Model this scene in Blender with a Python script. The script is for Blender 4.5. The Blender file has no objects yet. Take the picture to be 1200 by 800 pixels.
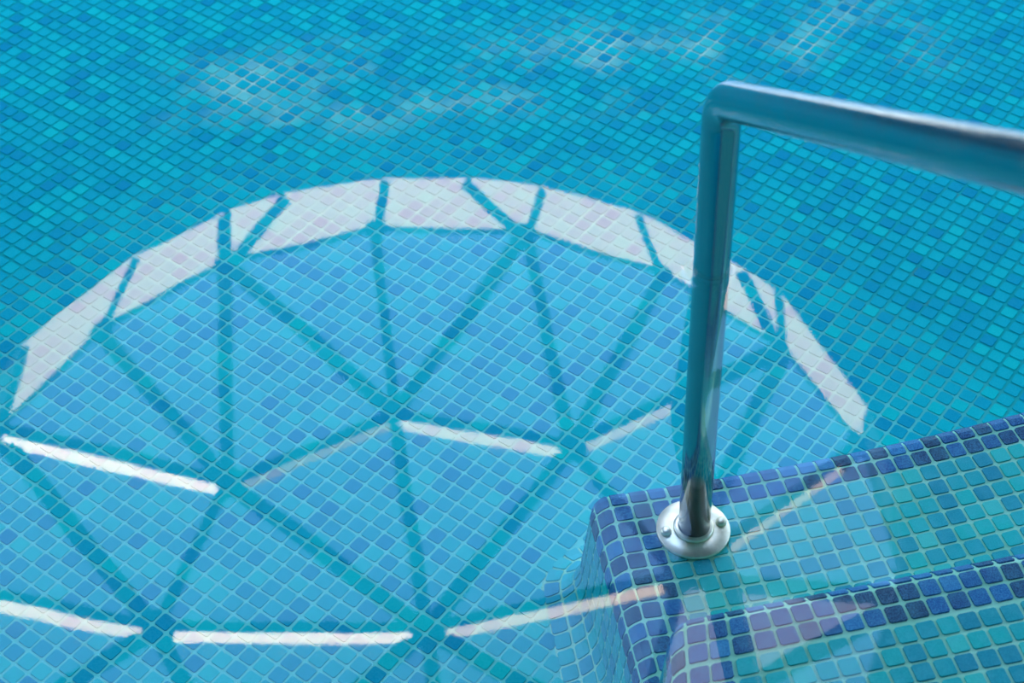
import bpy, math, random
import numpy as np
from mathutils import Vector, Matrix

random.seed(7)
rng = np.random.default_rng(11)
scene = bpy.context.scene
COL = scene.collection

# ------------------------------------------------------------------ camera
CAM_H = 1.37                      # camera height over the water, water surface is z = 0
FPX, PITCH, ROLL = 2044.0, 0.795, 0.00925
cp, sp = math.cos(PITCH), math.sin(PITCH)
r0, f0, u0 = Vector((1, 0, 0)), Vector((0, cp, -sp)), Vector((0, sp, cp))
cr, sr = math.cos(ROLL), math.sin(ROLL)
CR, CU, CF = cr * r0 + sr * u0, -sr * r0 + cr * u0, f0
CAM = Vector((0, 0, CAM_H))
cam_data = bpy.data.cameras.new('camera')
cam = bpy.data.objects.new('camera', cam_data)
COL.objects.link(cam)
M = Matrix((CR, CU, -CF)).transposed().to_4x4()
M.translation = CAM
cam.matrix_world = M
cam_data.sensor_width = 36.0
cam_data.lens = FPX / 1200.0 * 36.0
cam_data.clip_start = 0.02
cam_data.dof.use_dof = True
cam_data.dof.focus_distance = 2.42
cam_data.dof.aperture_fstop = 6.3
scene.camera = cam


def project(p):
    d = Vector(p) - CAM
    w = d.dot(CF)
    return 600 + FPX * d.dot(CR) / w, 400 - FPX * d.dot(CU) / w, w


# ------------------------------------------------------------------ sky and exposure
SKY_ZENITH = (2.3, 4.4, 8.8)      # clear blue overhead
SKY_HORIZON = (7.0, 7.0, 6.2)     # pale bright haze low over the horizon
world = bpy.data.worlds.new('sky')
scene.world = world
world.use_nodes = True
wn_ = world.node_tree
wb = wn_.nodes['Background']
wtc = wn_.nodes.new('ShaderNodeTexCoord')
wsep = wn_.nodes.new('ShaderNodeSeparateXYZ')
wmr = wn_.nodes.new('ShaderNodeMapRange')
wmr.interpolation_type = 'SMOOTHSTEP'
wmr.inputs[1].default_value = 0.10
wmr.inputs[2].default_value = 0.52
wmix = wn_.nodes.new('ShaderNodeMix')
wmix.data_type = 'RGBA'
wmix.inputs[6].default_value = (*SKY_HORIZON, 1)
wmix.inputs[7].default_value = (*SKY_ZENITH, 1)
wn_.links.new(wtc.outputs['Generated'], wsep.inputs[0])
wn_.links.new(wsep.outputs[2], wmr.inputs[0])
wn_.links.new(wmr.outputs[0], wmix.inputs[0])
wgt = wn_.nodes.new('ShaderNodeMath')
wgt.operation = 'LESS_THAN'
wgt.inputs[1].default_value = 0.0
wgr = wn_.nodes.new('ShaderNodeMix')
wgr.data_type = 'RGBA'
wgr.inputs[7].default_value = (0.5, 0.55, 0.5, 1)      # ground outside
wn_.links.new(wsep.outputs[2], wgt.inputs[0])
wn_.links.new(wgt.outputs[0], wgr.inputs[0])
wn_.links.new(wmix.outputs[2], wgr.inputs[6])
wn_.links.new(wgr.outputs[2], wb.inputs[0])
wb.inputs[1].default_value = 1.0
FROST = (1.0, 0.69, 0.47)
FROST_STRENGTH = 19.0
LAMP_STRENGTH = 34.0

vs = scene.view_settings
vs.view_transform = 'Standard'
vs.look = 'None'
vs.gamma = 1.0
vs.use_curve_mapping = False
vs.exposure = 0.0

# dome frame: U is the distance from the camera height to the mirrored ceiling
U = 6.0
AX, AY = -0.068 * U, 0.832 * U
CEIL_Z = 1.0 * U - CAM_H
pl = bpy.data.lights.new('skylight_portal', 'AREA')
pl.shape = 'DISK'
pl.size = 4.5
pl.cycles.is_portal = True
plo = bpy.data.objects.new('skylight_portal', pl)
plo.location = (AX, AY, CEIL_Z - 0.02)
COL.objects.link(plo)
HX0, HX1, HY0, HY1 = -6.0, 6.0, -4.5, 9.0       # the hall
DECK_Z = 0.10
# unseen walls, their windows added to light the pool and rail: name, start, direction (degrees), length, sill, head, number of windows
GLAZED = [('wall_front', (HX1, HY1), 180.0, 6.9, 0.70, 3.90, 3),
          ('wall_left', (HX0, 6.3), 270.0, 4.8, 0.50, 3.40, 3),
          ('wall_right', (HX1, HY1 - 7.5), 90.0, 7.5, 0.50, 3.40, 4)]
for nm, (wx, wy), deg, ln, z0, z1, nwin in GLAZED:
    d_ = Vector((math.cos(math.radians(deg)), math.sin(math.radians(deg)), 0))
    n_ = Vector((-d_.y, d_.x, 0))                # inward
    wl_ = bpy.data.lights.new('window_portal', 'AREA')
    wl_.shape = 'RECTANGLE'
    wl_.size, wl_.size_y = ln, z1 - z0
    wl_.cycles.is_portal = True
    wlo = bpy.data.objects.new('window_portal', wl_)
    wlo.location = Vector((wx, wy, (z0 + z1) / 2)) + d_ * (ln / 2) + n_ * 0.02
    wlo.rotation_mode = 'QUATERNION'
    wlo.rotation_quaternion = n_.to_track_quat('-Z', 'Y')
    COL.objects.link(wlo)


# ------------------------------------------------------------------ helpers
def link(name, me, mat=None, parent=None):
    o = bpy.data.objects.new(name, me)
    COL.objects.link(o)
    if mat is not None and not me.materials:
        me.materials.append(mat)
    if parent is not None:
        o.parent = parent
    return o


def mesh(name, verts, faces, smooth=False):
    me = bpy.data.meshes.new(name)
    me.from_pydata([tuple(v) for v in verts], [], [tuple(f) for f in faces])
    if smooth:
        me.polygons.foreach_set('use_smooth', [True] * len(me.polygons))
    me.update()
    return me


def empty(name, loc=(0, 0, 0)):
    o = bpy.data.objects.new(name, None)
    o.location = loc
    o.empty_display_size = 0.05
    COL.objects.link(o)
    return o


def tag(o, label=None, cat=None, group=None, kind=None):
    if label:
        o['label'] = label
    if cat:
        o['category'] = cat
    if group:
        o['group'] = group
    if kind:
        o['kind'] = kind
    return o


def box_mesh(name, lo, hi):
    x0, y0, z0 = lo
    x1, y1, z1 = hi
    v = [(x0, y0, z0), (x1, y0, z0), (x1, y1, z0), (x0, y1, z0), (x0, y0, z1), (x1, y0, z1), (x1, y1, z1), (x0, y1, z1)]
    f = [(0, 3, 2, 1), (4, 5, 6, 7), (0, 1, 5, 4), (1, 2, 6, 5), (2, 3, 7, 6), (3, 0, 4, 7)]
    return mesh(name, v, f)


def lathe(name, prof, n=48, smooth=True, cap=True):
    v, f = [], []
    for r, z in prof:
        for k in range(n):
            a = 2 * math.pi * k / n
            v.append((r * math.cos(a), r * math.sin(a), z))
    for i in range(len(prof) - 1):
        for k in range(n):
            k2 = (k + 1) % n
            f.append((i * n + k, i * n + k2, (i + 1) * n + k2, (i + 1) * n + k))
    if cap:
        f.append(tuple(range(n))[::-1])
        f.append(tuple((len(prof) - 1) * n + k for k in range(n)))
    return mesh(name, v, f, smooth)


def sweep(name, path, rad, n=36, smooth=True, cap=True):
    P = [Vector(p) for p in path]
    v, f = [], []
    t = (P[1] - P[0]).normalized()
    ref = Vector((0, 0, 1)) if abs(t.z) < 0.9 else Vector((1, 0, 0))
    nrm = (ref - t * ref.dot(t)).normalized()
    for i, p in enumerate(P):
        if i == 0:
            tt = (P[1] - P[0]).normalized()
        elif i == len(P) - 1:
            tt = (P[-1] - P[-2]).normalized()
        else:
            tt = ((P[i + 1] - P[i]).normalized() + (P[i] - P[i - 1]).normalized()).normalized()
        nrm = (nrm - tt * nrm.dot(tt)).normalized()
        bn = tt.cross(nrm)
        for k in range(n):
            a = 2 * math.pi * k / n
            v.append(p + rad * (math.cos(a) * nrm + math.sin(a) * bn))
    for i in range(len(P) - 1):
        for k in range(n):
            k2 = (k + 1) % n
            f.append((i * n + k, i * n + k2, (i + 1) * n + k2, (i + 1) * n + k))
    if cap:
        f.append(tuple(range(n))[::-1])
        f.append(tuple((len(P) - 1) * n + k for k in range(n)))
    return mesh(name, v, f, smooth)


# ------------------------------------------------------------------ materials
def new_mat(name):
    m = bpy.data.materials.new(name)
    m.use_nodes = True
    nt = m.node_tree
    nt.nodes.clear()
    out = nt.nodes.new('ShaderNodeOutputMaterial')
    return m, nt, out


class NT:
    def __init__(self, nt):
        self.nt = nt

    def n(self, kind, **kw):
        nd = self.nt.nodes.new(kind)
        for k, v in kw.items():
            setattr(nd, k, v)
        return nd

    def set(self, sock, val):
        if hasattr(val, 'is_linked') or hasattr(val, 'links'):
            self.nt.links.new(val, sock)
        else:
            sock.default_value = val

    def math(self, op, a, b=None, c=None, clamp=False):
        nd = self.n('ShaderNodeMath', operation=op, use_clamp=clamp)
        self.set(nd.inputs[0], a)
        if b is not None:
            self.set(nd.inputs[1], b)
        if c is not None:
            self.set(nd.inputs[2], c)
        return nd.outputs[0]

    def vmath(self, op, a, b=None):
        nd = self.n('ShaderNodeVectorMath', operation=op)
        self.set(nd.inputs[0], a)
        if b is not None:
            if op == 'SCALE':
                self.set(nd.inputs['Scale'], b)
            else:
                self.set(nd.inputs[1], b)
        return nd.outputs[0]

    def noise(self, vec, scale, detail=2.0, rough=0.5):
        nd = self.n('ShaderNodeTexNoise')
        if vec is not None:
            self.set(nd.inputs['Vector'], vec)
        nd.inputs['Scale'].default_value = scale
        nd.inputs['Detail'].default_value = detail
        nd.inputs['Roughness'].default_value = rough
        return nd.outputs['Fac']

    def ramp(self, fac, stops, interp='LINEAR'):
        nd = self.n('ShaderNodeValToRGB')
        nd.color_ramp.interpolation = interp
        el = nd.color_ramp.elements
        while len(el) < len(stops):
            el.new(0.5)
        for e, (p, c) in zip(el, stops):
            e.position = p
            e.color = (*c, 1)
        self.set(nd.inputs[0], fac)
        return nd.outputs[0]

    def mix(self, fac, a, b, blend='MIX'):
        nd = self.n('ShaderNodeMix', data_type='RGBA', blend_type=blend)
        self.set(nd.inputs[0], fac)
        self.set(nd.inputs[6], a if not isinstance(a, tuple) else (*a, 1))
        self.set(nd.inputs[7], b if not isinstance(b, tuple) else (*b, 1))
        return nd.outputs[2]

    def smooth(self, x, lo, hi):
        nd = self.n('ShaderNodeMapRange', interpolation_type='SMOOTHSTEP')
        self.set(nd.inputs[0], x)
        nd.inputs[1].default_value = lo
        nd.inputs[2].default_value = hi
        return nd.outputs[0]

    def principled(self, out, color, rough=0.5, spec=0.2, metal=0.0):
        b = self.n('ShaderNodeBsdfPrincipled')
        self.set(b.inputs['Base Color'], color if not isinstance(color, tuple) else (*color, 1))
        self.set(b.inputs['Roughness'], rough)
        b.inputs['Specular IOR Level'].default_value = spec
        b.inputs['Metallic'].default_value = metal
        self.nt.links.new(b.outputs[0], out.inputs[0])
        return b


T = 0.027                          # tile pitch: 25 mm mosaic, about 2-3 mm joints
ZF = -76.16 * T + CAM_H            # pool floor
ZS = -68.56 * T + CAM_H            # lower step
ZS2 = -63.05 * T + CAM_H           # upper step
FROT = -0.62141                    # turn of the floor grid
FOFF = (-43.5157, 60.6391)         # one joint crossing, in tiles

# tile tones (linear albedo)
TONES = [(0.0, (0.0, 0.30, 0.41)), (0.12, (0.0, 0.36, 0.43)), (0.35, (0.0, 0.42, 0.45)), (0.60, (0.0, 0.47, 0.465)),
         (0.85, (0.0, 0.52, 0.48)), (1.0, (0.0, 0.58, 0.49))]
STEP_TONES = [(0.0, (0.0, 0.27, 0.34)), (0.15, (0.0, 0.35, 0.38)), (0.45, (0.0, 0.44, 0.41)), (0.8, (0.0, 0.52, 0.43)),
              (1.0, (0.05, 0.60, 0.47))]
NAVY = [(0.0, (0.0, 0.004, 0.055)), (0.20, (0.0, 0.016, 0.11)), (0.42, (0.0, 0.05, 0.21)), (0.72, (0.0, 0.11, 0.33)),
        (1.0, (0.02, 0.24, 0.48))]


def deposit_mask(g, pos):
    """chalky deposit: a broken band on the far part of the floor"""
    sep = g.n('ShaderNodeSeparateXYZ')
    g.set(sep.inputs[0], pos)
    line = g.math('MULTIPLY_ADD', sep.outputs[0], 0.165, 2.755)
    d = g.math('ABSOLUTE', g.math('SUBTRACT', sep.outputs[1], line))
    band = g.math('SUBTRACT', 1.0, g.smooth(d, 0.03, 0.20))
    ex = g.math('SUBTRACT', 1.0, g.smooth(g.math('ABSOLUTE', g.math('SUBTRACT', sep.outputs[0], 0.1)), 0.55, 0.85))
    nz = g.smooth(g.noise(pos, 4.5, 3.0, 0.6), 0.42, 0.68)
    return g.math('MULTIPLY', g.math('MULTIPLY', band, ex), nz), sep


def floor_tile_color(g):
    geo = g.n('ShaderNodeNewGeometry')
    pos = geo.outputs['Position']
    rot = g.n('ShaderNodeVectorRotate', rotation_type='Z_AXIS')
    g.set(rot.inputs['Vector'], pos)
    rot.inputs['Angle'].default_value = -FROT
    cell = g.vmath('SUBTRACT', g.vmath('SCALE', rot.outputs[0], 1.0 / T), (FOFF[0], FOFF[1], 0.0))
    sepc = g.n('ShaderNodeSeparateXYZ')
    g.set(sepc.inputs[0], cell)
    cx = g.math('FLOOR', sepc.outputs[0])
    cy = g.math('FLOOR', sepc.outputs[1])
    cmb = g.n('ShaderNodeCombineXYZ')
    g.set(cmb.inputs[0], cx)
    g.set(cmb.inputs[1], cy)
    wn = g.n('ShaderNodeTexWhiteNoise', noise_dimensions='3D')
    g.set(wn.inputs['Vector'], cmb.outputs[0])
    wn2 = g.n('ShaderNodeTexWhiteNoise', noise_dimensions='3D')
    g.set(wn2.inputs['Vector'], g.vmath('ADD', cmb.outputs[0], (31.0, 17.0, 5.0)))
    col = g.ramp(wn.outputs['Value'], TONES)
    fine = g.noise(pos, 420.0, 3.0, 0.6)
    col = g.mix(0.10, col, g.ramp(fine, [(0.3, (0.0, 0.2, 0.4)), (0.7, (0.15, 0.7, 0.85))]))
    mask, sep = deposit_mask(g, pos)
    pick = g.smooth(wn2.outputs['Value'], 0.45, 0.85)
    tmask = g.math('MULTIPLY', mask, g.math('MULTIPLY_ADD', pick, 0.85, 0.0))
    col = g.mix(tmask, col, (0.26, 0.68, 0.52))
    return col, pos, mask, sep, sepc


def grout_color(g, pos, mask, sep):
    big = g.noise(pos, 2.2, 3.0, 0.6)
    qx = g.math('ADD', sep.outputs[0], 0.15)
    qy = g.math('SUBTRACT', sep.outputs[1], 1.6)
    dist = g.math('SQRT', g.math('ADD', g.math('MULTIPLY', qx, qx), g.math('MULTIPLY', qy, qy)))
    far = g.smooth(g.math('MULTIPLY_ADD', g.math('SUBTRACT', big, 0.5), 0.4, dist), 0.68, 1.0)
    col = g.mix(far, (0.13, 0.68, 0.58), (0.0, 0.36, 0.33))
    dirt = g.smooth(g.noise(pos, 14.0, 4.0, 0.7), 0.60, 0.75)
    col = g.mix(g.math('MULTIPLY', dirt, 0.4), col, (0.10, 0.22, 0.18))
    return g.mix(g.math('MULTIPLY', mask, 0.95, clamp=True), col, (0.55, 0.82, 0.60))


mat_floor_tile, nt, out = new_mat('floor_tile_glaze')
g = NT(nt)
c, *_ = floor_tile_color(g)
g.principled(out, c, 0.5, 0.0)

mat_floor_grout, nt, out = new_mat('floor_grout')
g = NT(nt)
tc, pos, mask, sep, sepc = floor_tile_color(g)
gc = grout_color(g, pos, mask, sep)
# outside the field of built tiles the material carries the grid on
fx = g.math('ABSOLUTE', g.math('SUBTRACT', g.math('FRACT', sepc.outputs[0]), 0.5))
fy = g.math('ABSOLUTE', g.math('SUBTRACT', g.math('FRACT', sepc.outputs[1]), 0.5))
intile = g.math('LESS_THAN', g.math('MAXIMUM', fx, fy), 0.445)
ox = g.math('GREATER_THAN', g.math('ABSOLUTE', sep.outputs[0]), 1.78)
oy = g.math('GREATER_THAN', g.math('ABSOLUTE', g.math('SUBTRACT', sep.outputs[1], 2.3)), 1.38)
ext = g.math('MULTIPLY', intile, g.math('MAXIMUM', ox, oy))
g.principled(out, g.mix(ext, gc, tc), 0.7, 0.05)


def attr_tile_mat(name, stops, speck, speck_scale):
    m, nt, out = new_mat(name)
    g = NT(nt)
    at = g.n('ShaderNodeAttribute', attribute_name='tone')
    geo = g.n('ShaderNodeNewGeometry')
    col = g.ramp(at.outputs['Fac'], stops)
    nz = g.noise(geo.outputs['Position'], speck_scale, 4.0, 0.75)
    dark = g.mix(1.0, col, (0.45, 0.55, 0.70), 'MULTIPLY')
    lite = g.mix(0.30, col, (0.10, 0.55, 0.75))
    var = g.mix(g.smooth(nz, 0.34, 0.66), dark, lite)
    col = g.mix(speck, col, var)
    big = g.smooth(g.noise(geo.outputs['Position'], 45.0, 2.0), 0.35, 0.7)
    col = g.mix(g.math('MULTIPLY', big, 0.12), col, (0.12, 0.55, 0.62))
    g.principled(out, col, 0.45, 0.12)
    return m


mat_step_tile = attr_tile_mat('step_tile_glaze', STEP_TONES, 0.35, 500.0)
mat_navy_tile = attr_tile_mat('border_tile_glaze', NAVY, 1.0, 520.0)
mat_wall_tile = attr_tile_mat('side_tile_glaze', TONES, 0.25, 500.0)

mat_step_grout, nt, out = new_mat('step_grout')
g = NT(nt)
geo = g.n('ShaderNodeNewGeometry')
nz = g.noise(geo.outputs['Position'], 9.0, 4.0, 0.65)
c = g.ramp(nz, [(0.3, (0.20, 0.60, 0.40)), (0.5, (0.28, 0.72, 0.52)), (0.7, (0.36, 0.80, 0.60))])
g.principled(out, c, 0.7, 0.05)

mat_steel, nt, out = new_mat('brushed_steel')
g = NT(nt)
geo = g.n('ShaderNodeNewGeometry')
nz = g.noise(geo.outputs['Position'], 35.0, 4.0, 0.65)
rg = g.math('MULTIPLY_ADD', g.smooth(nz, 0.35, 0.75), 0.10, 0.12)
b = g.principled(out, (0.36, 0.40, 0.41), rg, 0.5, 1.0)

mat_flange, nt, out = new_mat('polished_flange_steel')
g = NT(nt)
geo = g.n('ShaderNodeNewGeometry')
nz = g.noise(geo.outputs['Position'], 60.0, 3.0, 0.6)
c = g.ramp(nz, [(0.35, (0.60, 0.62, 0.44)), (0.65, (0.80, 0.80, 0.60))])
b = g.principled(out, c, 0.40, 0.5, 0.65)

# water: mirror-like by Fresnel from above, clear when looked through
mat_water, nt, out = new_mat('clear_pool_water')
g = NT(nt)
geo = g.n('ShaderNodeNewGeometry')
nz = g.noise(geo.outputs['Position'], 7.0, 1.0, 0.4)
bump = g.n('ShaderNodeBump')
bump.inputs['Strength'].default_value = 1.0
bump.inputs['Distance'].default_value = 0.00014
g.set(bump.inputs['Height'], nz)
fr = g.n('ShaderNodeFresnel')
fr.inputs['IOR'].default_value = 1.333
fac = g.math('MULTIPLY', fr.outputs[0], g.math('SUBTRACT', 1.0, geo.outputs['Backfacing']))
tr = g.n('ShaderNodeBsdfTransparent')
gl = g.n('ShaderNodeBsdfGlossy')
gl.inputs['Roughness'].default_value = 0.0
g.set(gl.inputs['Normal'], bump.outputs[0])
mx = g.n('ShaderNodeMixShader')
g.set(mx.inputs[0], fac)
nt.links.new(tr.outputs[0], mx.inputs[1])
nt.links.new(gl.outputs[0], mx.inputs[2])
nt.links.new(mx.outputs[0], out.inputs[0])

# thin clear glass
mat_glass, nt, out = new_mat('clear_dome_glass')
g = NT(nt)
fr = g.n('ShaderNodeFresnel')
fr.inputs['IOR'].default_value = 1.5
geo = g.n('ShaderNodeNewGeometry')
tr = g.n('ShaderNodeBsdfTransparent')
tr.inputs[0].default_value = (0.97, 0.98, 0.98, 1)
gl = g.n('ShaderNodeBsdfGlossy')
gl.inputs['Roughness'].default_value = 0.02
fac = g.math('MULTIPLY', fr.outputs[0], g.math('SUBTRACT', 1.0, geo.outputs['Backfacing']))
mx = g.n('ShaderNodeMixShader')
g.set(mx.inputs[0], fac)
nt.links.new(tr.outputs[0], mx.inputs[1])
nt.links.new(gl.outputs[0], mx.inputs[2])
nt.links.new(mx.outputs[0], out.inputs[0])


def emit_mat(name, col, strength):
    m, nt, out = new_mat(name)
    g = NT(nt)
    e = g.n('ShaderNodeEmission')
    e.inputs[0].default_value = (*col, 1)
    e.inputs[1].default_value = strength
    nt.links.new(e.outputs[0], out.inputs[0])
    return m


mat_frost = emit_mat('backlit_frosted_glass', FROST, FROST_STRENGTH)  # sunlight through the frosted panes, put in as their own emission
mat_pane_glow = emit_mat('sunlit_milky_glass', (0.87, 0.80, 1.0), 7.0)  # bright patch seen at one pane, put in as the pane's own glow
mat_frost_dim = emit_mat('near_side_frosted_glass', (0.55, 0.75, 1.0), 1.5)  # shaded copy of the frosted glass, with a weaker painted glow


def plain(name, col, rough=0.6, spec=0.3, metal=0.0, vary=0.15, scale=6.0):
    m, nt, out = new_mat(name)
    g = NT(nt)
    geo = g.n('ShaderNodeNewGeometry')
    nz = g.noise(geo.outputs['Position'], scale, 3.0)
    c = g.ramp(nz, [(0.3, tuple(x * (1 - vary) for x in col)), (0.7, tuple(min(1, x * (1 + vary)) for x in col))])
    g.principled(out, c, rough, spec, metal)
    return m


mat_beam = plain('dark_painted_steel', (0.03, 0.035, 0.038), 0.6, 0.1)
mat_ceiling = plain('dark_ceiling_boards', (0.05, 0.055, 0.055), 0.8, 0.05)
mat_wall = plain('hall_wall_paint', (0.10, 0.13, 0.14), 0.8, 0.1)
mat_deck = plain('stone_deck', (0.20, 0.24, 0.25), 0.6)
mat_pool_side = plain('pool_side_mosaic', (0.0, 0.36, 0.50), 0.5, 0.1)
mat_cap = plain('grey_lamp_cap', (0.3, 0.3, 0.3), 0.5)

# ------------------------------------------------------------------ hall and basin (setting)
PX0, PX1, PY0, PY1 = -3.2, 3.2, 0.58, 7.5
for nm, lo, hi in (('wall_left_rear', (HX0 - .2, HY0, DECK_Z - .12), (HX0, 1.4, CEIL_Z)),
                   ('wall_left_far', (HX0 - .2, 6.4, DECK_Z - .12), (HX0, HY1, CEIL_Z)),
                   ('wall_front_left', (HX0 - .2, HY1, DECK_Z - .12), (HX1 - 7.0, HY1 + .2, CEIL_Z)),
                   ('wall_right_rear', (HX1, HY0, DECK_Z - .12), (HX1 + .2, HY1 - 7.6, CEIL_Z)),
                   ('wall_back', (HX0 - .2, HY0 - .2, DECK_Z - .12), (HX1 + .2, HY0, CEIL_Z))):
    tag(link(nm, box_mesh(nm, lo, hi), mat_wall), kind='structure')
PIER = 0.16
win_no = 0
for nm, (wx, wy), deg, ln, z0, z1, nwin in GLAZED:
    wf = empty(nm, (wx, wy, 0))
    wf.rotation_euler = (0, 0, math.radians(deg))
    tag(wf, kind='structure')
    link('parapet', box_mesh('parapet', (-.2, -.2, DECK_Z - .12), (ln + .2, 0, z0)), mat_wall, wf)
    link('lintel', box_mesh('lintel', (-.2, -.2, z1), (ln + .2, 0, CEIL_Z)), mat_wall, wf)
    pw = ln / nwin
    for k in range(nwin + 1):
        link('pier', box_mesh('pier', (k * pw - PIER / 2, -.2, z0), (k * pw + PIER / 2, 0, z1)), mat_wall, wf)
    for k in range(nwin):
        win_no += 1
        wo = link('window_%d' % win_no, box_mesh('window', (k * pw + PIER / 2, -.11, z0), ((k + 1) * pw - PIER / 2, -.10, z1)), mat_glass)  # unseen pane, added where daylight was wanted
        wo.location = (wx, wy, 0)
        wo.rotation_euler = (0, 0, math.radians(deg))
        tag(wo, kind='structure')


def frame_mesh(name, inner, outer, z0, z1, inner_top=None):
    """flat slab between two closed loops of equal length"""
    n = len(inner)
    v = [(x, y, z0) for x, y in inner] + [(x, y, z0) for x, y in outer] + [(x, y, z1) for x, y in (inner_top or inner)] + [(x, y, z1) for x, y in outer]
    f = []
    for k in range(n):
        j = (k + 1) % n
        f += [(k, j, n + j, n + k), (2 * n + k, 3 * n + k, 3 * n + j, 2 * n + j), (k, 2 * n + k, 2 * n + j, j),
              (n + k, n + j, 3 * n + j, 3 * n + k)]
    return mesh(name, v, f)


tag(link('floor_deck', frame_mesh('floor_deck', [(PX0, PY0), (PX1, PY0), (PX1, PY1), (PX0, PY1)],
                                  [(HX0, HY0), (HX1, HY0), (HX1, HY1), (HX0, HY1)], DECK_Z - 0.12, DECK_Z), mat_deck), kind='structure')
for nm, lo, hi in (('wall_pool_left', (PX0 - .15, PY0 - .15, ZF), (PX0, PY1 + .15, DECK_Z - .12)),
                   ('wall_pool_right', (PX1, PY0 - .15, ZF), (PX1 + .15, PY1 + .15, DECK_Z - .12)),
                   ('wall_pool_far', (PX0, PY1, ZF), (PX1, PY1 + .15, DECK_Z - .12)),
                   ('wall_pool_near', (PX0, PY0 - .15, ZF), (PX1, PY0, DECK_Z - .12))):
    tag(link(nm, box_mesh(nm, lo, hi), mat_pool_side), kind='structure')

# ------------------------------------------------------------------ tiles
HALF, CRN = 0.440, 0.088           # half tile and corner cut, in pitches
RING = []
for sx, sy in ((1, 1), (-1, 1), (-1, -1), (1, -1)):
    a_, b_ = (sx * HALF, sy * (HALF - CRN)), (sx * (HALF - CRN), sy * HALF)
    RING += [a_, b_] if sx * sy > 0 else [b_, a_]
RING = [q for k in range(8) for q in ([RING[k]] if k % 2 == 0 else [RING[k], ((RING[k][0] + RING[(k + 1) % 8][0]) / 2, (RING[k][1] + RING[(k + 1) % 8][1]) / 2)])]
RING = np.array(RING)
TH, BV = 0.0013, 0.028             # tile height over the grout bed (m), bevel (pitches)
NR = 12
NRF = NR
FACES = [(2 * NR, k, (k + 1) % NR) for k in range(NR)] + [(k, NR + k, NR + (k + 1) % NR, (k + 1) % NR) for k in range(NR)]


def flat_tile_mesh(name):
    v = [(x * (1 - BV / HALF) * T, y * (1 - BV / HALF) * T, TH) for x, y in RING] + [(x * T, y * T, -0.001) for x, y in RING] + [(0, 0, TH)]
    return mesh(name, v, FACES)


def add_tone(me, tone):
    at = me.attributes.new('tone', 'FLOAT', 'FACE')
    at.data.foreach_set('value', np.asarray(tone, dtype=np.float32))


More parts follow.
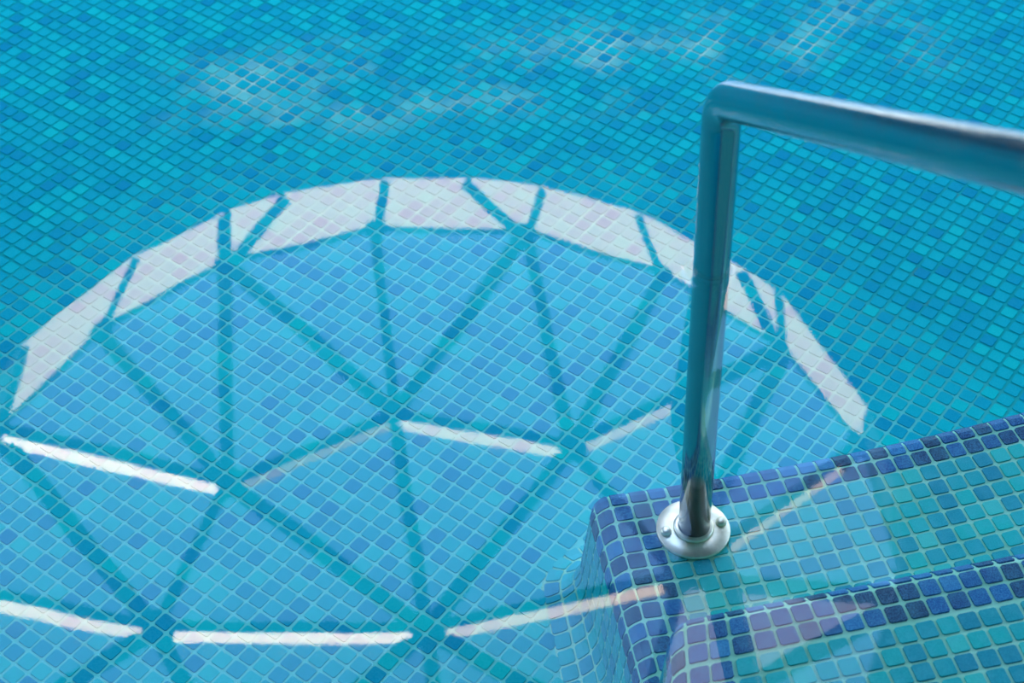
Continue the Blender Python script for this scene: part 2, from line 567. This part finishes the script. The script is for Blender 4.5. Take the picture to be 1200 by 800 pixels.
# --- steps: a flat mosaic sheet wrapped over treads, noses and sides
class Step:
    def __init__(self, origin, head0, curv, z, drop, flat_l, rho_l, flat_b, rho_b, cove, slope, shear):
        self.o, self.h0, self.k = origin, head0, curv
        self.z, self.drop = z, drop
        self.fl, self.rl, self.fb, self.rb = flat_l, rho_l, flat_b, rho_b
        self.cove, self.slope, self.shear = cove, slope, shear

    def plan(self, s, t):
        if abs(self.k) > 1e-9:
            ph = self.h0 + self.k * s
            x = self.o[0] + (math.sin(ph) - math.sin(self.h0)) / self.k
            y = self.o[1] - (math.cos(ph) - math.cos(self.h0)) / self.k
        else:
            ph = self.h0
            x, y = self.o[0] + s * math.cos(ph), self.o[1] + s * math.sin(ph)
        sh = self.shear * max(0.0, min(1.0, 1 - s / 4.0))
        x += t * (math.sin(ph) + math.cos(ph) * math.tan(sh))
        y += t * (-math.cos(ph) + math.sin(ph) * math.tan(sh))
        return x, y

    def prof(self, e, rho, cove):
        """arc length e past the edge of the flat -> (outward, drop) in tiles"""
        am = self.slope
        e1 = rho * am
        if e <= e1:
            return rho * math.sin(e / rho), rho * (1 - math.cos(e / rho))
        h, d = rho * math.sin(am), rho * (1 - math.cos(am))
        dc = cove * (1 - math.cos(am))
        straight = max(0.0, (self.drop - d - dc) / math.sin(am))
        e -= e1
        if e <= straight:
            return h + e * math.cos(am), d + e * math.sin(am)
        h += straight * math.cos(am)
        d += straight * math.sin(am)
        e -= straight
        e3 = cove * am
        q = min(e, e3)
        if cove > 0:
            h += cove * (math.sin(am) - math.sin(am - q / cove))
            d += cove * (math.cos(am - q / cove) - math.cos(am))
        if e > e3:                 # dives under what the step stands on
            h += 0.25 * (e - e3)
            d += 0.9 * (e - e3)
        return h, d

    def total(self):
        am = self.slope
        d = self.rl * (1 - math.cos(am)) + self.cove * (1 - math.cos(am))
        return self.rl * am + (self.drop - d) / math.sin(am) + self.cove * am

    def pos(self, s, t):
        a, b = max(0.0, self.fl - s), max(0.0, self.fb - t)
        e = math.hypot(a, b)
        if e < 1e-9:
            x, y = self.plan(s, t)
            return np.array((x * T, y * T, self.z))
        ca, cb = a / e, b / e
        rho = self.rl * ca * ca + self.rb * cb * cb
        h, d = self.prof(e, rho, self.cove)
        x, y = self.plan(max(s, self.fl) - h * ca, max(t, self.fb) - h * cb)
        return np.array((x * T, y * T, self.z - d * T))

    def normal(self, s, t):
        d = 0.02
        du = self.pos(s + d, t) - self.pos(s - d, t)
        dv = self.pos(s, t - d) - self.pos(s, t + d)
        n = np.cross(du, dv)
        return n / (np.linalg.norm(n) + 1e-12)

    def tile(self, s, t, jit=0.012, fmap=None):
        """one tile of the sheet; fmap(u, v) lays it elsewhere than on the square grid"""
        js, jt, ja = rng.normal(0, jit), rng.normal(0, jit), rng.normal(0, 0.014)
        ca, sa = math.cos(ja), math.sin(ja)
        if fmap is None:
            fmap = lambda u, v: self.pos(s + u, t + v)
        d = 0.02
        n0 = np.cross(fmap(d, 0) - fmap(-d, 0), fmap(0, -d) - fmap(0, d))
        n0 = n0 / (np.linalg.norm(n0) + 1e-12)
        top, bot = [], []
        for x, y in RING:
            xr, yr = x * ca - y * sa + js, x * sa + y * ca + jt
            k = 1 - BV / HALF
            top.append(fmap(xr * k, yr * k) + n0 * TH)
            bot.append(fmap(xr, yr) - n0 * 0.0012)
        return top[::-1] + bot[::-1] + [fmap(js, jt) + n0 * TH], n0

    def bed(self, name, svals, tvals, mat, parent):
        v, f = [], []
        ns, ntt = len(svals), len(tvals)
        for s in svals:
            for t in tvals:
                v.append(self.pos(s, t) - self.normal(s, t) * 0.0004)
        for i in range(ns - 1):
            for j in range(ntt - 1):
                f.append((i * ntt + j, i * ntt + j + 1, (i + 1) * ntt + j + 1, (i + 1) * ntt + j))
        me = mesh(name, v, f, True)
        return link(name, me, mat, parent)


step1 = Step((6.07, 55.81), math.atan(0.1984), 0.0061, ZS, 7.6, -0.75, 1.15, -0.42, 0.65, 2.3, math.radians(85), 0.0)
step2 = Step((8.62, 43.75), math.radians(13.8), 0.0, ZS2, 5.51, -0.55, 1.1, -0.72, 1.0, 0.3, math.radians(86), math.radians(-14))


def in_frame(p, m=0):
    x, y, w = project(p)
    return w > 0 and -m < x < 1200 + m and -m < y < 800 + m


def visible_normal(p, n):
    return (CAM - Vector(p)).dot(Vector(n)) > 0


# --- lower step
root1 = empty('pool_step', (0.35, 1.45, ZS))
tag(root1, 'lower submerged mosaic step carrying the handrail flange', 'step', 'submerged mosaic steps')
root2 = empty('pool_step', (0.35, 1.1, ZS2))
tag(root2, 'upper submerged mosaic step with rounded end in the bottom right corner', 'step', 'submerged mosaic steps')
bpy.context.view_layer.update()


def adopt(o, root):
    o.parent = root
    o.matrix_parent_inverse = root.matrix_world.inverted()
    return o


S1MAX, T1MAX = 46, 20
sv = np.concatenate([np.arange(-10, 0, 0.25), np.arange(0, S1MAX + .1, 1.0)])
tv = np.concatenate([np.arange(-10, 1, 0.25), np.arange(1, T1MAX + .1, 1.0)])
adopt(step1.bed('grout_bed', sv, tv, mat_step_grout, None), root1)
sv = np.concatenate([np.arange(-7, 0, 0.2), np.arange(0, S1MAX - 2, 0.5)])
tv = np.concatenate([np.arange(-7, 1, 0.2), np.arange(1, 22.1, 1.0)])
adopt(step2.bed('grout_bed', sv, tv, mat_step_grout, None), root2)


def lay_tiles(step, root, s0, s1, t0, t1, is_navy, skip, gap, corner_e):
    cands = {'border_tile': [], 'tile': [], 'side_tile': []}
    for i in range(s0, s1):
        for j in range(t0, t1):
            s, t = i + 0.5, j + 0.5
            if skip(i, j):
                continue
            tt = t + (gap if j >= 1 else 0.0)
            ss = s
            p, n = step.pos(ss, tt), step.normal(ss, tt)
            kind = is_navy(i, j)
            verts, n = step.tile(ss, tt)
            vis = in_frame(p, 12) and visible_normal(p, n)
            x, y, w = project(p)
            area = max(0.0, (CAM - Vector(p)).normalized().dot(Vector(n))) / (w * w)
            cands[kind].append((vis, area, verts, rng.random()))
    # cut tiles between the last full row and the corner fan
    cut = -step.fb
    for i in range(s0, 0):
        s_c = i + 0.5
        a = step.fl - s_c
        if a < corner_e or a > step.total() - 0.3:
            continue

        def fcut(u, v, s_c=s_c, cut=cut):
            return step.pos(s_c + u, -cut / 2 + v * cut)
        verts, n = step.tile(0, 0, fmap=fcut)
        p = fcut(0, 0)
        cands['border_tile' if i >= -3 else 'side_tile'].append((in_frame(p, 12) and visible_normal(p, n), 0.0, verts, rng.random()))
    # the outer corner: rings of tiles fanned round it below the nose
    e_c, ring_no = corner_e + 0.5, 0
    while e_c < step.total() - 0.2:
        hr = max(0.8, step.prof(e_c, step.rl, step.cove)[0])
        nth = max(2, round(hr * math.pi / 2))
        wth = (math.pi / 2) / nth
        for q in range(nth):
            th0 = (q + 0.5) * wth

            def fmap(u, v, e_c=e_c, th0=th0, wth=wth):
                th = th0 + v * wth
                return step.pos(step.fl - (e_c + u) * math.cos(th), step.fb - (e_c + u) * math.sin(th))
            verts, n = step.tile(0, 0, fmap=fmap)
            p = fmap(0, 0)
            x, y, w = project(p)
            area = max(0.0, (CAM - Vector(p)).normalized().dot(Vector(n))) / (w * w)
            cands['border_tile' if ring_no == 0 else 'side_tile'].append((in_frame(p, 12) and visible_normal(p, n), area, verts, rng.random()))
        e_c += 1.0
        ring_no += 1
    for kind, L in cands.items():
        mat = {'border_tile': mat_navy_tile, 'tile': mat_step_tile, 'side_tile': mat_wall_tile}[kind]
        L.sort(key=lambda q: (-q[0], -q[1]))
        rest = []
        for k, (vis, area, verts, tone) in enumerate(L):
            if vis and k < 300:
                me = mesh(kind, verts, FACES)
                add_tone(me, [tone] * len(FACES))
                adopt(link(kind, me, mat), root)
            else:
                rest.append((verts, tone))
        if rest:
            V, Fc, tn = [], [], []
            for verts, tone in rest:
                b0 = len(V)
                V += verts
                Fc += [tuple(b0 + q for q in fc) for fc in FACES]
                tn += [tone] * len(FACES)
            me = mesh(kind + '_field', V, Fc)
            add_tone(me, tn)
            tag(adopt(link(kind + '_field', me, mat), root), kind='stuff')


def navy1(i, j):
    if i < 1:
        return 'border_tile' if i >= -3 and j >= -3 else 'side_tile'
    return 'border_tile' if -3 <= j < 1 else ('tile' if j >= 1 else 'side_tile')


def navy2(i, j):
    if i < 1:
        return 'border_tile' if i >= -3 and j >= -3 else 'side_tile'
    return 'border_tile' if -3 <= j < 1 else ('tile' if j >= 1 else 'side_tile')


tot1 = step1.total()


def skip1(i, j):
    s, t = i + .5, j + .5
    a, b = max(0., step1.fl - s), max(0., step1.fb - t)
    if math.hypot(a, b) > tot1 - 0.3:
        return True
    if a > 0 and b > 0 and math.hypot(a, b) > 1.45:
        return True
    # under the upper step
    p = step1.pos(s, t)
    if i >= 3 and j > 14:
        return True
    return False


lay_tiles(step1, root1, -10, S1MAX, -9, T1MAX, navy1, skip1, 0.0, 1.25)
tot2 = step2.total()


def skip2(i, j):
    s, t = i + .5, j + .5
    a, b = max(0., step2.fl - s), max(0., step2.fb - t)
    if a > 0 and b > 0 and math.hypot(a, b) > 1.35:
        return True
    return math.hypot(a, b) > tot2 - 0.2


lay_tiles(step2, root2, -6, S1MAX - 3, -5, 22, navy2, skip2, 0.10, 1.15)

# --- pool floor
floor = link('floor', mesh('floor', [(PX0, PY0, ZF), (PX1, PY0, ZF), (PX1, PY1, ZF), (PX0, PY1, ZF)], [(0, 1, 2, 3)]), mat_floor_grout)
tag(floor, kind='structure')
ca, sa = math.cos(FROT), math.sin(FROT)


def footprint(x, y):
    """inside the lower step's outline at floor level, in tiles"""
    px, py = x / T, y / T
    # nearest s on the reference arc
    s = (px - 6.07) / math.cos(step1.h0)
    for _ in range(6):
        ph = step1.h0 + step1.k * s
        rx, ry = step1.plan(s, 0)
        s += (px - rx) * math.cos(ph) + (py - ry) * math.sin(ph)
    ph = step1.h0 + step1.k * s
    rx, ry = step1.plan(s, 0)
    t = (px - rx) * math.sin(ph) - (py - ry) * math.cos(ph)
    return s, t


hh_full = step1.prof(99, step1.rl, step1.cove)
reach = step1.prof(tot1, step1.rl, step1.cove)[0]
tiles = []
for i in range(-150, 151):
    for j in range(-150, 151):
        gx, gy = FOFF[0] + i + 0.5, FOFF[1] + j + 0.5
        x, y = (gx * ca - gy * sa) * T, (gx * sa + gy * ca) * T
        if abs(x) > 1.78 or abs(y - 2.3) > 1.38:
            continue
        if x > 0 and y < 1.9:
            s, t = footprint(x, y)
            a, b = max(0., step1.fl - s), max(0., step1.fb - t)
            if t < 40 and math.hypot(a, b) < reach - 0.75:
                continue
        tiles.append((x, y))
tm = flat_tile_mesh('floor_tile')
tm.materials.append(mat_floor_tile)
scored = []
for x, y in tiles:
    X, Y, w = project((x, y, ZF))
    vis = 0 < X < 1200 and 0 < Y < 800
    if vis and X > 690 and Y > 640 - (X - 690) * 0.21:
        vis = False
    scored.append((0 if vis else 1, w, x, y))
scored.sort()
V, Fc = [], []
base = np.array([tuple(v.co) for v in tm.vertices])
for k, (nv, w, x, y) in enumerate(scored):
    ang = FROT + rng.normal(0, 0.012)
    dx, dy = rng.normal(0, 0.0003, 2)
    if k < 300 and nv == 0:
        o = link('tile', tm, None, floor)
        o.location = (x + dx, y + dy, ZF)
        o.rotation_euler = (0, 0, ang)
    else:
        c_, s_ = math.cos(ang), math.sin(ang)
        b0 = len(V)
        for bx_, by_, bz_ in base:
            V.append((x + dx + bx_ * c_ - by_ * s_, y + dy + bx_ * s_ + by_ * c_, ZF + bz_))
        Fc += [tuple(b0 + q for q in fc) for fc in FACES]
tag(link('tile_field', mesh('tile_field', V, Fc), mat_floor_tile, floor), kind='stuff')

# ------------------------------------------------------------------ handrail
B0 = Vector((0.24676, 1.46225, ZS + TH))
WL = Vector((0.22761, 1.45786, 0.0))
dv = (WL - B0) / (WL.z - B0.z)
TR = 0.0212
Q = B0 + dv * (0.250 - B0.z)
ga, be = math.radians(14.0), math.radians(33.0)
gdir = Vector((math.sin(ga) * math.cos(be), -math.cos(ga) * math.cos(be), math.sin(be)))
vdir = dv.normalized()


def bend(P, d_in, d_out, R, n=14):
    ang = d_in.angle(d_out)
    tl = R * math.tan(ang / 2)
    p0, p1 = P - d_in * tl, P + d_out * tl
    nrm = (d_out - d_in * d_out.dot(d_in)).normalized()
    c = p0 + nrm * R
    pts = []
    for k in range(n + 1):
        a = ang * k / n
        pts.append(c - nrm * R * math.cos(a) + d_in * R * math.sin(a))
    return pts


L_end = 1.22
E = Q + gdir * L_end
down = Vector((0, 0, -1))
path = [B0, B0 + vdir * 0.2, B0 + vdir * 0.5]
path += bend(Q, vdir, gdir, 0.058)
path += [Q + gdir * t for t in np.linspace(0.15, L_end - 0.16, 8)]
path += bend(E, gdir, down, 0.06)
path += [Vector((E.x, E.y, DECK_Z))]
rail = empty('handrail', B0)
tag(rail, 'polished steel handrail rising from the flange on the lower pool step', 'handrail')
bpy.context.view_layer.update()
adopt(link('tube', sweep('tube', path, TR, 48), mat_steel), rail)
fl_prof = [(0.0225, 0.0), (0.0490, 0.0), (0.0498, 0.0012), (0.0498, 0.0040), (0.0488, 0.0052), (0.0330, 0.0062), (0.0290, 0.0066), (0.0225, 0.0066)]


def flange_at(loc):
    fl = link('flange', lathe('flange', fl_prof, 64, True, False), mat_flange)
    fl.location = loc
    adopt(fl, rail)
    co = link('collar', lathe('collar', [(0.0213, 0.004), (0.0268, 0.0062), (0.0275, 0.0090), (0.0262, 0.0112), (0.0235, 0.0118), (0.0213, 0.0118)], 48, True, False), mat_flange)
    co.location = loc
    adopt(co, fl) if False else adopt(co, rail)
    for sg in (-1, 1):
        a = math.radians(13)
        bo = link('bolt', lathe('bolt', [(0.0074, 0.005), (0.0074, 0.0085), (0.0068, 0.0105), (0.0045, 0.0122), (0.0015, 0.0128)], 20), mat_flange)
        bo.location = Vector(loc) + Vector((sg * 0.0385 * math.cos(a), sg * 0.0385 * math.sin(a), 0.0004))
        adopt(bo, rail)


bpy.context.view_layer.update()
flange_at(Vector((B0.x - 0.001, B0.y, ZS + TH)))
flange_at(Vector((E.x, E.y, DECK_Z)))

# ------------------------------------------------------------------ water
nx, ny = 2, 2
water = link('pool_water', mesh('pool_water', [(PX0, PY0, 0), (PX1, PY0, 0), (PX1, PY1, 0), (PX0, PY1, 0)], [(0, 1, 2, 3)]), mat_water)
tag(water, 'clear still pool water mirroring the glass dome above', 'water', kind='stuff')
prof = []
for k in range(14):
    q = k / 13.0
    prof.append((TR + 0.0135 * (1 - q) ** 1.0, 0.0001 + 0.0085 * (math.exp(-3.2 * (1 - q)) - math.exp(-3.2)) / (1 - math.exp(-3.2))))
men = link('meniscus', lathe('meniscus', prof, 48, True, False), mat_water)
men.location = (WL.x, WL.y, 0)
adopt(men, water)

# ------------------------------------------------------------------ glass dome over the pool
dome = empty('glass_dome', (AX, AY, CEIL_Z))
tag(dome, 'faceted glass roof dome of dark steel beams, mirrored in the water', 'dome')
bpy.context.view_layer.update()


def dpt(r, h, deg):
    a = math.radians(deg)
    return Vector((AX + r * U * math.cos(a), AY + r * U * math.sin(a), h * U - CAM_H))


APEX = Vector((AX, AY, 1.195 * U - CAM_H))
R1A = [143.9, 99.7, 55.3, 8.5, -37.0, -82.5, -128.0, -173.4]
R1R = [0.2190, 0.2120, 0.2130, 0.2120, 0.213, 0.213, 0.213, 0.2170]
C1 = [dpt(r, 1.160, a) for r, a in zip(R1R, R1A)]
A_ang = [162.0, 141.4, 120.9, 99.1, 77.6, 56.7, 35.8, 16.9] + [16.9 - 23.8 * k for k in range(1, 9)]
A_ = [dpt(0.377, 1.080, a) for a in A_ang]
Bodd = {1: 136.0, 3: 97.8, 5: 60.0, 7: 12.5}
Bev = {0: (168.0, 157.0), 2: (121.5, 112.5), 4: (86.0, 75.0), 6: (42.0, 35.5)}


def bpt(deg):
    a = math.radians(deg)
    return Vector(((-0.0662 + 0.3533 * math.cos(a)) * U, (0.8319 + 0.3533 * math.sin(a)) * U, CEIL_Z))


B_ = {}
rim = []
for k in range(16):
    if k % 2:
        B_[k] = (bpt(Bodd.get(k, A_ang[k])),)
    else:
        lo, hi = Bev.get(k, (A_ang[k] + 5, A_ang[k] - 5))
        B_[k] = (bpt(lo), bpt(hi))
    rim += list(B_[k])
SC = Vector((AX, AY, (1.195 - 0.675) * U - CAM_H))


def beam(p, q, wid, dep, trim=0.05):
    d = (q - p).normalized()
    p2, q2 = p + d * trim, q - d * trim
    mid = (p + q) / 2
    outw = (mid - SC).normalized()
    side = d.cross(outw).normalized()
    outw = side.cross(d).normalized()
    v = []
    for e in (p2, q2):
        for a, b in ((-1, 0), (1, 0), (1, 1), (-1, 1)):
            v.append(e + side * (a * wid / 2) - outw * (b * dep))
    f = [(0, 1, 2, 3), (7, 6, 5, 4), (0, 4, 5, 1), (1, 5, 6, 2), (2, 6, 7, 3), (3, 7, 4, 0)]
    return adopt(link('beam', mesh('beam', v, f), mat_beam), dome)


def hub(p, r=0.075):
    outw = (p - SC).normalized()
    h = link('hub', lathe('hub', [(r * .7, -0.115), (r, -0.10), (r, 0.0), (r * .7, 0.015)], 20, False), mat_beam)
    h.rotation_mode = 'QUATERNION'
    h.rotation_quaternion = outw.to_track_quat('Z', 'Y')
    h.location = p
    bpy.context.view_layer.update()
    adopt(h, dome)


def pane(pts, name, mat):
    c = sum(pts, Vector()) / len(pts)
    nrm = (pts[1] - pts[0]).cross(pts[2] - pts[0]).normalized()
    if nrm.dot(c - SC) < 0:
        pts = pts[::-1]
        nrm = -nrm
    n = len(pts)
    inn = [c + (p - c) * (0.985 if name == 'glass_pane' else 1.0) for p in pts]
    if name == 'frosted_pane':
        pts, inn, nrm = pts[::-1], inn[::-1], -nrm
    v = [p + nrm * 0.012 for p in inn] + [p for p in inn]
    f = [tuple(range(n)), tuple(range(2 * n - 1, n - 1, -1))] + [(k, n + k, n + (k + 1) % n, (k + 1) % n) for k in range(n)]
    adopt(link(name, mesh(name, v, f), mat), dome)


odd = lambda m: (2 * m + 1) % 16       # ring hub m lies under roof hub 2m+1
BW, BD = 0.066, 0.07
for m in range(8):
    c0, c1 = C1[m], C1[(m + 1) % 8]
    ao, a_prev, a_next = A_[odd(m)], A_[(2 * m) % 16], A_[(2 * m + 2) % 16]
    beam(APEX, c0, BW, BD)
    beam(c0, c1, BW * 0.8, BD)
    beam(c0, ao, BW * 0.85, BD)
    beam(c0, a_prev, BW, BD)
    beam(c0, a_next, BW, BD)
    pane([APEX, c0, c1], 'glass_pane', mat_glass)
    pane([c0, c1, a_next], 'glass_pane', mat_pane_glow if m == 3 else mat_glass)
    pane([c0, a_prev, ao], 'glass_pane', mat_glass)
    pane([c0, ao, a_next], 'glass_pane', mat_glass)
    hub(c0)
hub(APEX, 0.085)
for k in range(16):
    j = (k + 1) % 16
    beam(A_[k], A_[j], 0.036, 0.05, 0.04)
    wide = {2: 1, 4: 0, 6: 0}.get(k, -1)
    for nb, bp in enumerate(B_[k]):
        beam(A_[k], bp, 0.125 if nb == wide else 0.078, 0.02, 0.0)
    hub(A_[k], 0.06)
    fm = mat_frost if k <= 6 else mat_frost_dim      # far panes get the sunlit glow, the rest its shaded copy
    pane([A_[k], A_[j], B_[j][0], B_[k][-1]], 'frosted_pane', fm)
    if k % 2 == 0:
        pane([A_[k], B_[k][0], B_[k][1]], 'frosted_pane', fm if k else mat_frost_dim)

# ceiling slab with the dome's opening
rimxy = [(p.x, p.y) for p in rim]
outer = []
cx_, cy_ = (HX0 + HX1) / 2, (HY0 + HY1) / 2
for x, y in rimxy:
    dx, dy = x - AX, y - AY
    ts = []
    if dx > 0: ts.append((HX1 + .2 - AX) / dx)
    if dx < 0: ts.append((HX0 - .2 - AX) / dx)
    if dy > 0: ts.append((HY1 + .2 - AY) / dy)
    if dy < 0: ts.append((HY0 - .2 - AY) / dy)
    tmin = min(ts) * 1.25
    outer.append((AX + dx * tmin, AY + dy * tmin))
tag(link('ceiling', frame_mesh('ceiling', rimxy, outer, CEIL_Z, CEIL_Z + 0.06, [(AX + (x - AX) * 1.05, AY + (y - AY) * 1.05) for x, y in rimxy]), mat_ceiling), kind='structure')

# tube lamps along some of the dome beams (seen mirrored)
D0 = C1[7]


def lamp(p, q, t0, t1, strength, label, off=0.058, rad=0.027):
    d = (q - p)
    ln = d.length
    d.normalize()
    mid = (p + q) / 2
    outw = (mid - SC).normalized()
    side = d.cross(outw).normalized()
    if side.y > 0:
        side = -side
    o = side * off - outw * 0.055
    a, b = p + d * (ln * t0) + o, p + d * (ln * t1) + o
    root = empty('tube_lamp', (a + b) / 2)
    tag(root, label, 'lamp', 'tube lamps on the dome beams')
    bpy.context.view_layer.update()
    m = emit_mat('lit_tube', (1.0, 0.78, 0.56), strength)
    adopt(link('tube', sweep('tube', [a, a + (b - a) * .5, b], rad, 16), m), root)
    for e, s in ((a, -1), (b, 1)):
        adopt(link('end_cap', sweep('end_cap', [e, e + d * (s * 0.02)], rad * 1.05, 16), mat_cap), root)
    adopt(link('mounting_rail', sweep('mounting_rail', [a - side * 0.03, b - side * 0.03], 0.012, 8), mat_cap), root)


LS = LAMP_STRENGTH
lamp(C1[0], A_[0], 0.05, 0.96, LS * 1.2, 'brightest white tube lamp mirrored at the left edge above the others')
lamp(C1[7], A_[15], 0.08, 0.92, LS, 'white tube lamp mirrored in the bottom left corner')
lamp(C1[7], APEX, 0.07, 0.93, LS * 1.2, 'level white tube lamp mirrored along the bottom left of the dome centre')
lamp(APEX, C1[3], 0.08, 0.92, LS * 0.75, 'dim white tube lamp mirrored where it crosses the step corner')
lamp(C1[1], C1[2], 0.04, 0.96, LS * 0.7, 'white tube lamp mirrored left of the submerged pole')
lamp(C1[2], A_[6], 0.07, 0.55, LS * 0.45, 'faint white tube lamp mirrored just behind the submerged pole')
lamp(C1[0], C1[1], 0.06, 0.94, LS * 0.24, 'faintest grey tube lamp mirrored near the middle of the dome', 0.055, 0.022)
lamp(C1[3], A_[7], 0.15, 0.85, LS * 0.4, 'faint tube lamp mirrored over the flat of the lower step', 0.055, 0.018)
